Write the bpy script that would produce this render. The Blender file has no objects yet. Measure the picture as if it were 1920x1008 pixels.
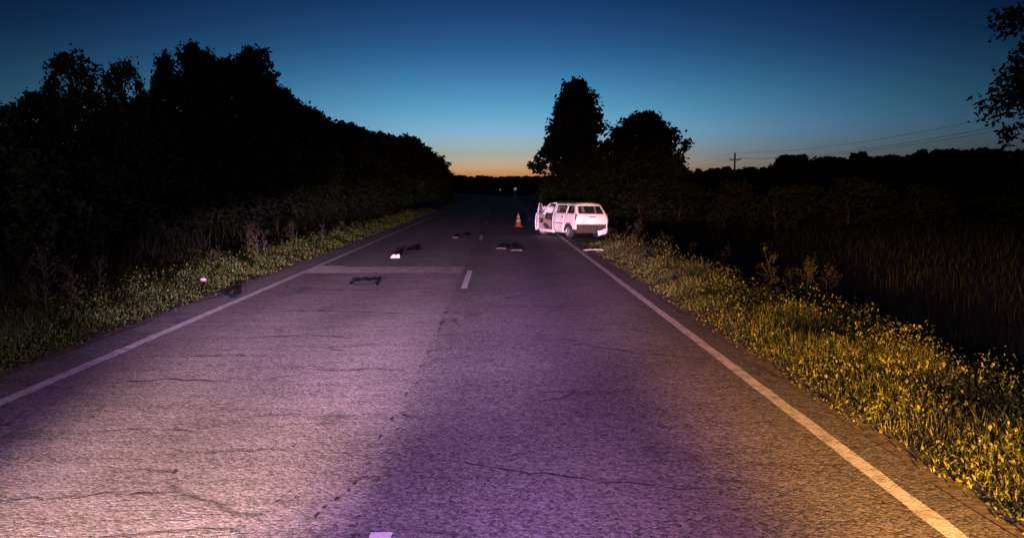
import bpy, bmesh, math, random
import numpy as np
from mathutils import Vector, Matrix, noise

R = math.radians
scene = bpy.context.scene
COL = scene.collection

# ------------------------------------------------------------------ camera
cam_data = bpy.data.cameras.new('camera')
cam = bpy.data.objects.new('camera', cam_data)
COL.objects.link(cam)
cam_data.sensor_width = 36.0
cam_data.lens = 36.0 * 1450 / 1920
cam_data.clip_end = 5000
cam.location = (0, 0, 2.0)
cam.rotation_euler = (R(90 - 5.906), 0, R(-1.061))
scene.camera = cam

# ------------------------------------------------------------------ world: twilight, sun seven degrees under the horizon ahead
world = bpy.data.worlds.new('World')
scene.world = world
world.use_nodes = True
nt = world.node_tree
sky = nt.nodes.new('ShaderNodeTexSky')
sky.sky_type = 'NISHITA'
sky.sun_disc = False
sky.sun_elevation = R(-7.0)
sky.sun_rotation = 0.0
sky.air_density = 1.0
sky.dust_density = 1.0
sky.ozone_density = 3.0
bg = nt.nodes['Background']
bg.inputs[1].default_value = 0.15
tc = nt.nodes.new('ShaderNodeTexCoord')
sep = nt.nodes.new('ShaderNodeSeparateXYZ')
nt.links.new(tc.outputs['Generated'], sep.inputs[0])
ramp = nt.nodes.new('ShaderNodeValToRGB')        # tint of the twilight air by height above the horizon
nt.links.new(sep.outputs['Z'], ramp.inputs[0])
SKY_TINT = [(0.0, (0.84, 0.77, 0.68)), (0.013, (0.83, 0.75, 0.66)), (0.026, (0.74, 0.73, 0.67)), (0.044, (0.53, 0.55, 0.48)),
            (0.072, (0.42, 0.53, 0.48)), (0.106, (0.27, 0.46, 0.36)), (0.172, (0.16, 0.32, 0.26)), (0.235, (0.17, 0.25, 0.21)), (0.6, (0.16, 0.24, 0.20))]
cr = ramp.color_ramp
while len(cr.elements) < len(SKY_TINT):
    cr.elements.new(0.5)
for e, (p, c) in zip(cr.elements, SKY_TINT):
    e.position = p
    e.color = (*c, 1)
glow = nt.nodes.new('ShaderNodeMath'); glow.operation = 'MULTIPLY_ADD'    # the glow lies round the place where the sun went down
azc = nt.nodes.new('ShaderNodeVectorMath'); azc.operation = 'NORMALIZE'
flat = nt.nodes.new('ShaderNodeCombineXYZ')
nt.links.new(sep.outputs['X'], flat.inputs[0]); nt.links.new(sep.outputs['Y'], flat.inputs[1])
nt.links.new(flat.outputs[0], azc.inputs[0])
sep2 = nt.nodes.new('ShaderNodeSeparateXYZ'); nt.links.new(azc.outputs[0], sep2.inputs[0])
mx = nt.nodes.new('ShaderNodeMath'); mx.operation = 'MAXIMUM'; mx.inputs[1].default_value = 0.0
nt.links.new(sep2.outputs['Y'], mx.inputs[0])
pw = nt.nodes.new('ShaderNodeMath'); pw.operation = 'POWER'; pw.inputs[1].default_value = 10.0
nt.links.new(mx.outputs[0], pw.inputs[0])
nt.links.new(pw.outputs[0], glow.inputs[0]); glow.inputs[1].default_value = 3.9; glow.inputs[2].default_value = 1.1
m1 = nt.nodes.new('ShaderNodeMix'); m1.data_type = 'RGBA'; m1.blend_type = 'MULTIPLY'; m1.inputs[0].default_value = 1.0
nt.links.new(sky.outputs[0], m1.inputs[6]); nt.links.new(ramp.outputs[0], m1.inputs[7])
ramp2 = nt.nodes.new('ShaderNodeValToRGB')       # away from the sunset the low sky stays grey teal
nt.links.new(sep.outputs['Z'], ramp2.inputs[0])
for e, (p, c) in zip(ramp2.color_ramp.elements, [(0.0, (0.38, 0.66, 1.0)), (0.11, (1.0, 1.0, 1.0))]):
    e.position = p
    e.color = (*c, 1)
pw2 = nt.nodes.new('ShaderNodeMath'); pw2.operation = 'POWER'; pw2.inputs[1].default_value = 34.0
nt.links.new(mx.outputs[0], pw2.inputs[0])
far = nt.nodes.new('ShaderNodeMath'); far.operation = 'SUBTRACT'; far.inputs[0].default_value = 1.0
nt.links.new(pw2.outputs[0], far.inputs[1])
m3 = nt.nodes.new('ShaderNodeMix'); m3.data_type = 'RGBA'; m3.blend_type = 'MULTIPLY'
nt.links.new(far.outputs[0], m3.inputs[0]); nt.links.new(m1.outputs[2], m3.inputs[6]); nt.links.new(ramp2.outputs[0], m3.inputs[7])
hs = nt.nodes.new('ShaderNodeHueSaturation'); hs.inputs['Saturation'].default_value = 0.97; hs.inputs['Value'].default_value = 0.97
nt.links.new(m3.outputs[2], hs.inputs['Color'])
m2 = nt.nodes.new('ShaderNodeVectorMath'); m2.operation = 'SCALE'
nt.links.new(hs.outputs[0], m2.inputs[0]); nt.links.new(glow.outputs[0], m2.inputs[3])
nt.links.new(m2.outputs[0], bg.inputs[0])

# ------------------------------------------------------------------ exposure and render settings
EXPOSURE = 7.0
scene.view_settings.view_transform = 'Standard'
scene.view_settings.look = 'None'
scene.view_settings.gamma = 1.0
scene.view_settings.use_curve_mapping = False
scene.view_settings.exposure = EXPOSURE
scene.cycles.light_sampling_threshold = 0.0
scene.cycles.use_adaptive_sampling = False
scene.cycles.use_denoising = True
scene.cycles.max_bounces = 5
scene.cycles.transparent_max_bounces = 16
scene.cycles.sample_clamp_indirect = 0.0
K = 2.0 ** -EXPOSURE

# ------------------------------------------------------------------ lamps of the patrol car that stands behind the photographer, plus an added car beam and fill
def spot(name, loc, aim, power, color, size_deg, blend, squash=1.0, radius=0.07):
    d = bpy.data.lights.new(name, 'SPOT')
    d.energy = power * K
    d.color = color
    d.spot_size = R(size_deg)
    d.spot_blend = blend
    d.shadow_soft_size = radius
    o = bpy.data.objects.new(name, d)
    COL.objects.link(o)
    o.location = loc
    v = Vector(aim) - Vector(loc)
    o.rotation_euler = v.to_track_quat('-Z', 'Y').to_euler()
    o.scale = (1, squash, 1)
    return o

spot('headlamp', (-1.9, -2.4, 0.74), (-2.3, 6.8, 0.0), 42000, (1.0, 0.63, 0.25), 24, 1.0)
spot('headlamp', (-0.8, -2.4, 0.74), (-2.2, 24.0, 0.0), 112000, (0.80, 0.45, 0.90), 42, 1.0, 0.17)
spot('car_beam', (0.5, -2.8, 1.70), (3.2, 33.0, 0.50), 29000, (1.0, 0.78, 0.50), 5.6, 0.9)  # added narrow warm beam that brightens the crashed car
spot('fog_lamp', (1.6, -2.4, 0.62), (4.6, 7.4, 0.25), 40000, (1.0, 0.44, 0.012), 42, 0.7, 0.36)
spot('indicator_lamp', (1.9, -2.4, 0.70), (3.3, 5.6, 0.0), 5600, (1.0, 0.27, 0.03), 46, 0.7)
spot('beacon_and_fill', (-1.2, -3.6, 1.75), (-1.1, 6.4, 0.0), 11500, (0.36, 0.20, 1.0), 40, 0.8)
spot('beacon_and_fill', (-0.4, -3.6, 1.75), (-0.9, 6.4, 0.0), 5600, (1.0, 0.30, 0.42), 40, 0.8)
def fill_lamp(name, loc, power, color):
    d = bpy.data.lights.new(name, 'POINT')
    d.energy = power * K
    d.color = color
    d.shadow_soft_size = 0.12
    o = bpy.data.objects.new(name, d)
    COL.objects.link(o)
    o.location = loc
fill_lamp('beacon_and_fill', (-0.8, -3.6, 1.75), 5600, (0.82, 0.50, 0.88))  # added all-round dim fill for the verges, no further beacon

# ------------------------------------------------------------------ helpers
def tag(o, label=None, cat=None, group=None, kind=None):
    if label: o['label'] = label
    if cat: o['category'] = cat
    if group: o['group'] = group
    if kind: o['kind'] = kind
    return o

def empty(name, loc=(0, 0, 0), rz=0.0):
    o = bpy.data.objects.new(name, None)
    o.empty_display_size = 0.2
    COL.objects.link(o)
    o.location = loc
    o.rotation_euler = (0, 0, rz)
    return o

def link_mesh(name, me, mat, parent=None, smooth=False):
    o = bpy.data.objects.new(name, me)
    COL.objects.link(o)
    if mat is not None and not me.materials:
        me.materials.append(mat)
    if smooth:
        me.polygons.foreach_set('use_smooth', [True] * len(me.polygons))
    if parent is not None:
        o.parent = parent
    return o

class MB:
    """collects shapes and links them as one mesh object"""
    def __init__(self):
        self.v, self.f = [], []
    def add(self, vs, fs):
        b = len(self.v)
        self.v += [tuple(x) for x in vs]
        self.f += [tuple(i + b for i in f) for f in fs]
    def box(self, c, s, rz=0.0, rx=0.0, ry=0.0):
        m = Matrix.Rotation(rz, 3, 'Z') @ Matrix.Rotation(rx, 3, 'X') @ Matrix.Rotation(ry, 3, 'Y')
        vs = []
        for dz in (-.5, .5):
            for dx, dy in ((-.5, -.5), (.5, -.5), (.5, .5), (-.5, .5)):
                vs.append(Vector(c) + m @ Vector((dx * s[0], dy * s[1], dz * s[2])))
        self.add(vs, [(3, 2, 1, 0), (4, 5, 6, 7), (0, 1, 5, 4), (1, 2, 6, 5), (2, 3, 7, 6), (3, 0, 4, 7)])
    def tube(self, pts, rad, n=6, cap=True):
        pts = [Vector(p) for p in pts]
        if not hasattr(rad, '__len__'): rad = [rad] * len(pts)
        vs, fs = [], []
        for i, p in enumerate(pts):
            d = (pts[min(i + 1, len(pts) - 1)] - pts[max(i - 1, 0)]).normalized()
            a = d.orthogonal().normalized() if abs(d.z) > .9 else d.cross(Vector((0, 0, 1))).normalized()
            b = d.cross(a)
            for k in range(n):
                t = 2 * math.pi * k / n
                vs.append(p + (a * math.cos(t) + b * math.sin(t)) * rad[i])
        for i in range(len(pts) - 1):
            for k in range(n):
                fs.append((i * n + k, i * n + (k + 1) % n, (i + 1) * n + (k + 1) % n, (i + 1) * n + k))
        if cap:
            fs.append(tuple(range(n - 1, -1, -1)))
            fs.append(tuple((len(pts) - 1) * n + k for k in range(n)))
        self.add(vs, fs)
    def lathe(self, prof, n=24, axis='Z', c=(0, 0, 0)):
        vs, fs = [], []
        for r, z in prof:
            for k in range(n):
                t = 2 * math.pi * k / n
                p = (r * math.cos(t), r * math.sin(t), z)
                if axis == 'X': p = (p[2], p[0], p[1])
                vs.append((p[0] + c[0], p[1] + c[1], p[2] + c[2]))
        for i in range(len(prof) - 1):
            for k in range(n):
                fs.append((i * n + k, i * n + (k + 1) % n, (i + 1) * n + (k + 1) % n, (i + 1) * n + k))
        self.add(vs, fs)
    def mesh(self, name):
        me = bpy.data.meshes.new(name)
        me.from_pydata(self.v, [], self.f)
        me.update()
        return me
    def build(self, name, mat, parent=None, smooth=False, bevel=0.0):
        o = link_mesh(name, self.mesh(name), mat, parent, smooth)
        if bevel:
            b = o.modifiers.new('bevel', 'BEVEL'); b.width = bevel; b.segments = 2; b.limit_method = 'ANGLE'
        return o

def poly_mesh(name, V, nper):
    """V: array (faces, nper, 3) of loose faces"""
    n = V.shape[0]
    me = bpy.data.meshes.new(name)
    me.vertices.add(n * nper)
    me.vertices.foreach_set('co', V.reshape(-1).astype(np.float32))
    me.loops.add(n * nper)
    me.loops.foreach_set('vertex_index', np.arange(n * nper, dtype=np.int32))
    me.polygons.add(n)
    me.polygons.foreach_set('loop_start', np.arange(0, n * nper, nper, dtype=np.int32))
    me.update(calc_edges=True)
    return me

def quad_strip_mesh(name, V):
    """V: array (items, rows, 2, 3): each item a ribbon of rows-1 quads"""
    n, r = V.shape[0], V.shape[1]
    me = bpy.data.meshes.new(name)
    nv = n * r * 2
    me.vertices.add(nv)
    me.vertices.foreach_set('co', V.reshape(-1).astype(np.float32))
    base = (np.arange(n) * r * 2)[:, None, None]
    row = (np.arange(r - 1) * 2)[None, :, None]
    q = np.array([0, 1, 3, 2])[None, None, :]
    idx = (base + row + q).reshape(-1).astype(np.int32)
    me.loops.add(len(idx))
    me.loops.foreach_set('vertex_index', idx)
    me.polygons.add(len(idx) // 4)
    me.polygons.foreach_set('loop_start', np.arange(0, len(idx), 4, dtype=np.int32))
    me.update(calc_edges=True)
    return me

# ------------------------------------------------------------------ materials
def nodes(name):
    m = bpy.data.materials.new(name)
    m.use_nodes = True
    t = m.node_tree
    return m, t, t.nodes['Principled BSDF']

def N(t, kind, **kw):
    n = t.nodes.new(kind)
    for k, v in kw.items():
        setattr(n, k, v)
    return n

def simple(name, col, rough=0.7, var=0.25, scale=8.0, metallic=0.0, spec=0.4, bump=0.0, dirt=None, dirt_amt=0.5):
    m, t, b = nodes(name)
    tcn = N(t, 'ShaderNodeTexCoord')
    nz = N(t, 'ShaderNodeTexNoise'); nz.inputs['Scale'].default_value = scale; nz.inputs['Detail'].default_value = 6
    t.links.new(tcn.outputs['Object'], nz.inputs['Vector'])
    r = N(t, 'ShaderNodeValToRGB')
    lo = [c * (1 - var) for c in col]; hi = [min(1, c * (1 + var)) for c in col]
    r.color_ramp.elements[0].position = .3; r.color_ramp.elements[0].color = (*lo, 1)
    r.color_ramp.elements[1].position = .7; r.color_ramp.elements[1].color = (*hi, 1)
    t.links.new(nz.outputs[0], r.inputs[0])
    out = r.outputs[0]
    if dirt:
        nz2 = N(t, 'ShaderNodeTexNoise'); nz2.inputs['Scale'].default_value = 2.2; nz2.inputs['Detail'].default_value = 8
        t.links.new(tcn.outputs['Object'], nz2.inputs['Vector'])
        mr = N(t, 'ShaderNodeMapRange'); mr.inputs[1].default_value = .48; mr.inputs[2].default_value = .72; mr.inputs[4].default_value = dirt_amt
        t.links.new(nz2.outputs[0], mr.inputs[0])
        mixn = N(t, 'ShaderNodeMix', data_type='RGBA'); mixn.inputs[7].default_value = (*dirt, 1)
        t.links.new(mr.outputs[0], mixn.inputs[0]); t.links.new(out, mixn.inputs[6])
        out = mixn.outputs[2]
    t.links.new(out, b.inputs['Base Color'])
    b.inputs['Roughness'].default_value = rough
    b.inputs['Metallic'].default_value = metallic
    b.inputs['Specular IOR Level'].default_value = spec
    if bump:
        bp = N(t, 'ShaderNodeBump'); bp.inputs['Strength'].default_value = bump; bp.inputs['Distance'].default_value = .02
        t.links.new(nz.outputs[0], bp.inputs['Height']); t.links.new(bp.outputs[0], b.inputs['Normal'])
    return m

def leaf_mat(name, stops, transl=0.25):
    m, t, b = nodes(name)
    g = N(t, 'ShaderNodeNewGeometry')
    r = N(t, 'ShaderNodeValToRGB')
    while len(r.color_ramp.elements) < len(stops): r.color_ramp.elements.new(.5)
    for e, (p, c) in zip(r.color_ramp.elements, stops):
        e.position = p; e.color = (*c, 1)
    t.links.new(g.outputs['Random Per Island'], r.inputs[0])
    t.links.new(r.outputs[0], b.inputs['Base Color'])
    b.inputs['Roughness'].default_value = .75
    b.inputs['Specular IOR Level'].default_value = .2
    tr = N(t, 'ShaderNodeBsdfTranslucent')
    t.links.new(r.outputs[0], tr.inputs[0])
    ms = N(t, 'ShaderNodeMixShader'); ms.inputs[0].default_value = transl
    t.links.new(b.outputs[0], ms.inputs[1]); t.links.new(tr.outputs[0], ms.inputs[2])
    t.links.new(ms.outputs[0], t.nodes['Material Output'].inputs[0])
    return m

def asphalt_mat():
    m, t, b = nodes('asphalt')
    L = t.links
    g = N(t, 'ShaderNodeTexCoord')
    P = g.outputs['Object']
    sp = N(t, 'ShaderNodeSeparateXYZ'); L.new(P, sp.inputs[0])
    def math_(op, a, bb=None, c=None):
        n = N(t, 'ShaderNodeMath', operation=op)
        for i, v in enumerate((a, bb, c)):
            if v is None: continue
            if isinstance(v, (int, float)): n.inputs[i].default_value = v
            else: L.new(v, n.inputs[i])
        return n.outputs[0]
    def noise_(scale, detail=4, mapping=None, rough=.55):
        n = N(t, 'ShaderNodeTexNoise'); n.inputs['Scale'].default_value = scale
        n.inputs['Detail'].default_value = detail; n.inputs['Roughness'].default_value = rough
        src = P
        if mapping:
            mp = N(t, 'ShaderNodeMapping'); mp.inputs['Scale'].default_value = mapping; L.new(P, mp.inputs[0]); src = mp.outputs[0]
        L.new(src, n.inputs['Vector'])
        return n.outputs[0]
    def rng(v, a, bb, c=0.0, d=1.0):
        n = N(t, 'ShaderNodeMapRange'); n.interpolation_type = 'SMOOTHSTEP'
        L.new(v, n.inputs[0])
        for i, q in enumerate((a, bb, c, d)): n.inputs[i + 1].default_value = q
        return n.outputs[0]
    big = noise_(.55, 5)
    mid = noise_(5.0, 6)
    vor = N(t, 'ShaderNodeTexVoronoi'); vor.inputs['Scale'].default_value = 42; L.new(P, vor.inputs['Vector'])
    sepc = N(t, 'ShaderNodeSeparateColor'); L.new(vor.outputs['Color'], sepc.inputs[0])
    # transverse streaks left by old repairs and wear
    streak = noise_(1.0, 7, (.7, 4.5, 1.0), .62)
    # two paving passes meet in a crumbling seam left of the centre line
    wob = noise_(2.5, 4)
    sx = math_('ADD', sp.outputs['X'], math_('MULTIPLY_ADD', wob, .22, .74))
    left = rng(sx, -.05, .05, 1.0, 0.0)
    seam = rng(math_('ABSOLUTE', sx), .0, .05, 1.0, 0.0)
    holes = math_('MULTIPLY', seam, rng(noise_(9.0, 3), .52, .62))
    val = math_('MULTIPLY_ADD', left, .035, .105)
    val = math_('MULTIPLY_ADD', math_('SUBTRACT', big, .5), .09, val)
    val = math_('MULTIPLY_ADD', math_('SUBTRACT', mid, .5), .07, val)
    val = math_('MULTIPLY_ADD', math_('SUBTRACT', streak, .5), math_('MULTIPLY_ADD', left, .10, .05), val)
    val = math_('MULTIPLY_ADD', math_('SUBTRACT', sepc.outputs[0], .5), .13, val)
    # stones of the surface, tyre-polished tracks, a few oil drips
    grit = N(t, 'ShaderNodeTexVoronoi'); grit.inputs['Scale'].default_value = 95; L.new(P, grit.inputs['Vector'])
    sg = N(t, 'ShaderNodeSeparateColor'); L.new(grit.outputs['Color'], sg.inputs[0])
    val = math_('MULTIPLY_ADD', math_('POWER', sg.outputs[1], 3.0), .10, val)
    trk = math_('SINE', math_('MULTIPLY_ADD', sp.outputs['X'], 3.55, .9))
    val = math_('MULTIPLY', val, math_('MULTIPLY_ADD', trk, .10, .98))
    drip = rng(noise_(1.1, 5, (1.0, .5, 1.0)), .60, .70, 1.0, .62)
    val = math_('MULTIPLY', val, drip)
    val = math_('MULTIPLY', val, math_('MULTIPLY_ADD', holes, -.8, 1.0))
    # hairline cracks, mostly across the road
    wz = N(t, 'ShaderNodeTexNoise'); wz.inputs['Scale'].default_value = 1.3; wz.inputs['Detail'].default_value = 5; L.new(P, wz.inputs['Vector'])
    va = N(t, 'ShaderNodeVectorMath', operation='MULTIPLY_ADD'); L.new(wz.outputs['Color'], va.inputs[0]); va.inputs[1].default_value = (.8, .5, 0)
    L.new(P, va.inputs[2])
    mpv = N(t, 'ShaderNodeMapping'); mpv.inputs['Scale'].default_value = (.28, .85, 1); L.new(va.outputs[0], mpv.inputs[0])
    vc = N(t, 'ShaderNodeTexVoronoi', feature='DISTANCE_TO_EDGE'); vc.inputs['Scale'].default_value = 1.0; L.new(mpv.outputs[0], vc.inputs['Vector'])
    crack = math_('MULTIPLY', rng(vc.outputs['Distance'], .0, .012, 1.0, .0), rng(noise_(.8, 3), .46, .6))
    val = math_('MULTIPLY', val, math_('MULTIPLY_ADD', crack, -.6, 1.0))
    # crosswise ridges pushed up in the left lane
    rn = noise_(1.0, 6, (.42, 2.3, 1.0), .62)
    ridge = math_('MULTIPLY', rng(math_('ABSOLUTE', math_('SUBTRACT', rn, .5)), .0, .020, 1.0, .0), rng(noise_(.9, 3), .44, .58))
    ridge = math_('MULTIPLY', ridge, math_('MULTIPLY_ADD', left, .8, .2))
    val = math_('MULTIPLY', val, math_('MULTIPLY_ADD', ridge, -.35, 1.0))
    val = math_('MAXIMUM', val, .012)
    cc = N(t, 'ShaderNodeCombineColor')
    L.new(val, cc.inputs[0]); L.new(math_('MULTIPLY', val, .95), cc.inputs[1]); L.new(math_('MULTIPLY', val, .92), cc.inputs[2])
    L.new(cc.outputs[0], b.inputs['Base Color'])
    b.inputs['Roughness'].default_value = .9
    b.inputs['Specular IOR Level'].default_value = .25
    hgt = math_('MULTIPLY', vor.outputs['Distance'], -1.1)
    hgt = math_('MULTIPLY_ADD', noise_(28, 4), 1.1, hgt)
    hgt = math_('MULTIPLY_ADD', streak, .5, hgt)
    hgt = math_('MULTIPLY_ADD', mid, .5, hgt)
    hgt = math_('MULTIPLY_ADD', ridge, -1.5, hgt)
    hgt = math_('MULTIPLY_ADD', crack, -.5, hgt)
    hgt = math_('MULTIPLY_ADD', holes, -3.0, hgt)
    bp = N(t, 'ShaderNodeBump'); bp.inputs['Strength'].default_value = .26; bp.inputs['Distance'].default_value = .006
    L.new(hgt, bp.inputs['Height']); L.new(bp.outputs[0], b.inputs['Normal'])
    return m

def paint_mat(name, wear=.5, col=(.50, .49, .48)):
    m, t, b = nodes(name)
    L = t.links
    g = N(t, 'ShaderNodeTexCoord')
    n1 = N(t, 'ShaderNodeTexNoise'); n1.inputs['Scale'].default_value = 7; n1.inputs['Detail'].default_value = 9; n1.inputs['Roughness'].default_value = .7
    L.new(g.outputs['Object'], n1.inputs['Vector'])
    mr = N(t, 'ShaderNodeMapRange'); mr.inputs[1].default_value = wear - .12; mr.inputs[2].default_value = wear + .14; mr.inputs[3].default_value = .85; mr.inputs[4].default_value = .0
    L.new(n1.outputs[0], mr.inputs[0])
    mixn = N(t, 'ShaderNodeMix', data_type='RGBA')
    mixn.inputs[6].default_value = (.15, .145, .14, 1); mixn.inputs[7].default_value = (*col, 1)
    inv = N(t, 'ShaderNodeMath', operation='SUBTRACT'); inv.inputs[0].default_value = 1.0
    L.new(mr.outputs[0], mixn.inputs[0])
    L.new(mixn.outputs[2], b.inputs['Base Color'])
    b.inputs['Roughness'].default_value = .7
    bp = N(t, 'ShaderNodeBump'); bp.inputs['Strength'].default_value = .4; bp.inputs['Distance'].default_value = .006
    n2 = N(t, 'ShaderNodeTexNoise'); n2.inputs['Scale'].default_value = 45; L.new(g.outputs['Object'], n2.inputs['Vector'])
    L.new(n2.outputs[0], bp.inputs['Height']); L.new(bp.outputs[0], b.inputs['Normal'])
    return m

def patch_mat():
    """pale sand strewn in a strip, thinning to nothing at its edges"""
    m, t, b = nodes('spilt_sand')
    L = t.links
    g = N(t, 'ShaderNodeTexCoord')
    sp = N(t, 'ShaderNodeSeparateXYZ'); L.new(g.outputs['Object'], sp.inputs[0])
    n1 = N(t, 'ShaderNodeTexNoise'); n1.inputs['Scale'].default_value = 3.2; n1.inputs['Detail'].default_value = 8
    L.new(g.outputs['Object'], n1.inputs['Vector'])
    mr = N(t, 'ShaderNodeMapRange'); mr.inputs[1].default_value = -1.9; mr.inputs[2].default_value = 1.9; mr.inputs[3].default_value = .80; mr.inputs[4].default_value = .16
    L.new(sp.outputs['X'], mr.inputs[0])
    ad = N(t, 'ShaderNodeMath', operation='MULTIPLY_ADD'); ad.inputs[1].default_value = 1.4; L.new(n1.outputs[0], ad.inputs[0])
    sb = N(t, 'ShaderNodeMath', operation='SUBTRACT'); sb.inputs[1].default_value = .62
    L.new(mr.outputs[0], sb.inputs[0]); L.new(sb.outputs[0], ad.inputs[2])
    cl = N(t, 'ShaderNodeClamp'); cl.inputs[2].default_value = .85; L.new(ad.outputs[0], cl.inputs[0])
    L.new(cl.outputs[0], b.inputs['Alpha'])
    b.inputs['Base Color'].default_value = (.55, .50, .46, 1)
    b.inputs['Roughness'].default_value = .95
    return m

M = {}
M['asphalt'] = asphalt_mat()
M['paint_edge'] = paint_mat('worn_line_paint', .565, (.66, .65, .64))
M['paint_dash'] = paint_mat('centre_line_paint', .66, (.56, .56, .57))
M['gap_shade'] = simple('crack_shadow', (.018, .017, .018), .85, .3, 20)  # flat dark colour for the shade inside cracks and pits
M['sand'] = patch_mat()
M['ground'] = simple('soil_and_litter', (.045, .036, .024), .95, .5, 3.0, bump=.6)
M['gravel'] = simple('dusty_gravel', (.10, .080, .060), .95, .45, 11, bump=.35)
M['bark'] = simple('bark', (.06, .05, .04), .9, .4, 6, bump=.6)
M['birch'] = simple('birch_bark', (.28, .27, .25), .8, .7, 4, bump=.3)
M['leaf_tree'] = leaf_mat('tree_leaves', [(0, (.012, .022, .008)), (.5, (.022, .036, .012)), (1, (.038, .055, .019))])
M['leaf_far'] = leaf_mat('far_leaves', [(0, (.020, .032, .012)), (1, (.045, .062, .022))])
M['leaf_green'] = leaf_mat('verge_leaves', [(0, (.026, .056, .010)), (.35, (.062, .120, .020)), (.62, (.095, .145, .026)), (.8, (.125, .130, .034)), (.93, (.13, .095, .040)), (1, (.20, .19, .09))])
M['leaf_amber_lit'] = leaf_mat('amber_lit_leaves', [(0, (.024, .034, .008)), (.3, (.065, .088, .018)), (.6, (.110, .125, .028)), (.82, (.145, .140, .034)), (.95, (.14, .105, .042)), (1, (.16, .14, .06))])  # olive leaves with the yellow of the amber lamps put into the colour
M['grass'] = leaf_mat('dry_grass', [(0, (.035, .045, .014)), (.4, (.07, .075, .026)), (.75, (.12, .10, .045)), (1, (.20, .16, .085))])
M['grass_shaded'] = leaf_mat('shaded_green_grass', [(0, (.016, .024, .009)), (.6, (.030, .040, .015)), (1, (.055, .055, .024))])  # green grass darkened in colour to stand for the unlit field
M['stem'] = simple('dry_stem', (.045, .040, .022), .9, .4, 9)
M['seed'] = leaf_mat('rusty_seed_heads', [(0, (.022, .022, .012)), (1, (.055, .048, .026))])

# ------------------------------------------------------------------ terrain
def bend(y):
    return 0.0 if y < 150 else -0.0005 * (y - 150) ** 2

def ground_z(x, y):
    x = x - bend(y)
    n = noise.noise(Vector((x * .25, y * .25, 3.1))) * .10
    if x > 3.2:
        if x < 4.7: z = -.02 - .05 * (x - 3.2) / 1.5
        elif x < 8.0: z = -.07 - 1.25 * (x - 4.7) / 3.3
        elif x < 13.0: z = -1.32 + .3 * (x - 8) / 5
        else: z = -1.02 + min(.9, (x - 13) * .01)
        return z + n * min(1, (x - 3.2) / 3)
    if x < -5.3:
        a = -x
        if a < 6.6: z = -.02 - .10 * (a - 5.3) / 1.3
        elif a < 9.5: z = -.12 - .55 * (a - 6.6) / 2.9
        elif a < 14: z = -.67 + .45 * (a - 9.5) / 4.5
        else: z = -.22 + min(.3, (a - 14) * .02)
        return z + n * min(1, (a - 5.3) / 3)
    return -.03

def build_ground():
    xs = sorted(set([-700, -300, -140, -80, -50, -36, -28, -24, -20] + [round(-18 + i * .6, 2) for i in range(21)] + [-5.31, -5.29, 0, 3.19, 3.21] +
                    [round(3.8 + i * .6, 2) for i in range(26)] + [22, 26, 32, 40, 55, 80, 140, 300, 700]))
    ys = [-60, -30, -15] + [round(-6 + i * .8, 2) for i in range(70)] + [52 + i * 4 for i in range(35)] + [200, 230, 270, 330, 420, 560, 800, 1200, 2000]
    vs = [(x + (bend(min(y, 520))), y, ground_z(x + bend(min(y, 520)), y) if y <= 520 else -.03) for y in ys for x in xs]
    nx = len(xs)
    fs = [(j * nx + i, j * nx + i + 1, (j + 1) * nx + i + 1, (j + 1) * nx + i) for j in range(len(ys) - 1) for i in range(nx - 1)]
    mb = MB(); mb.add(vs, fs)
    o = mb.build('ground', M['ground'], smooth=True)
    tag(o, kind='structure')
build_ground()

def build_road():
    ys = [-40, -20] + [-8 + i * .5 for i in range(140)] + [62 + i * 4 for i in range(30)] + [190, 210, 235, 265, 300, 350, 420, 520]
    cols = [-5.3, -4.9, -4.2, -3.0, -1.8, -.85, 0, 1.2, 2.2, 2.85, 3.0]
    rnd = random.Random(5)
    vs, fs = [], []
    for y in ys:
        jl = noise.noise(Vector((1.0, y * .5, 0))) * .16 + noise.noise(Vector((1.0, y * 1.7, 4))) * .07
        jr = noise.noise(Vector((9.0, y * .5, 0))) * .13 + noise.noise(Vector((9.0, y * 1.7, 4))) * .06
        row = [(cols[0] + jl, -.10)] + [(c + (jl if i == 0 else jr if i == len(cols) - 1 else 0), 0.0) for i, c in enumerate(cols)] + [(cols[-1] + jr, -.10)]
        for x, z in row:
            zz = z
            if z == 0.0 and -5 < x < 3:
                zz = noise.noise(Vector((x * .5, y * .22, 7))) * .0025
            vs.append((x + bend(y), y, zz))
    n = len(cols) + 2
    for j in range(len(ys) - 1):
        for i in range(n - 1):
            fs.append((j * n + i, j * n + i + 1, (j + 1) * n + i + 1, (j + 1) * n + i))
    mb = MB(); mb.add(vs, fs)
    o = mb.build('road', M['asphalt'], smooth=False)
    tag(o, kind='structure')
    return o
road = build_road()

def strip(name, mat, x0, x1, ya, yb, step=.5, z=.0052, jit=.012, seed=0):
    mb = MB()
    n = max(2, int((yb - ya) / step) + 1)
    vs = []
    for i in range(n):
        y = ya + (yb - ya) * i / (n - 1)
        a = noise.noise(Vector((seed + .5, y * 3.1, 0))) * jit
        b = noise.noise(Vector((seed + 8.5, y * 3.1, 0))) * jit
        vs += [(x0 + a + bend(y), y, z), (x1 + b + bend(y), y, z)]
    mb.add(vs, [(2 * i, 2 * i + 1, 2 * i + 3, 2 * i + 2) for i in range(n - 1)])
    return mb.build(name, mat, road)

strip('edge_line', M['paint_edge'], -4.75, -4.61, -8, 300, .25, seed=1)
strip('edge_line', M['paint_edge'], 2.585, 2.715, -8, 300, .25, seed=2)
for k in range(9):
    strip('centre_dash', M['paint_dash'], -.745, -.62, .90 + 14.6 * k, 4.36 + 14.6 * k,   .2, .0052, .01, seed=20 + k)

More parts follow.
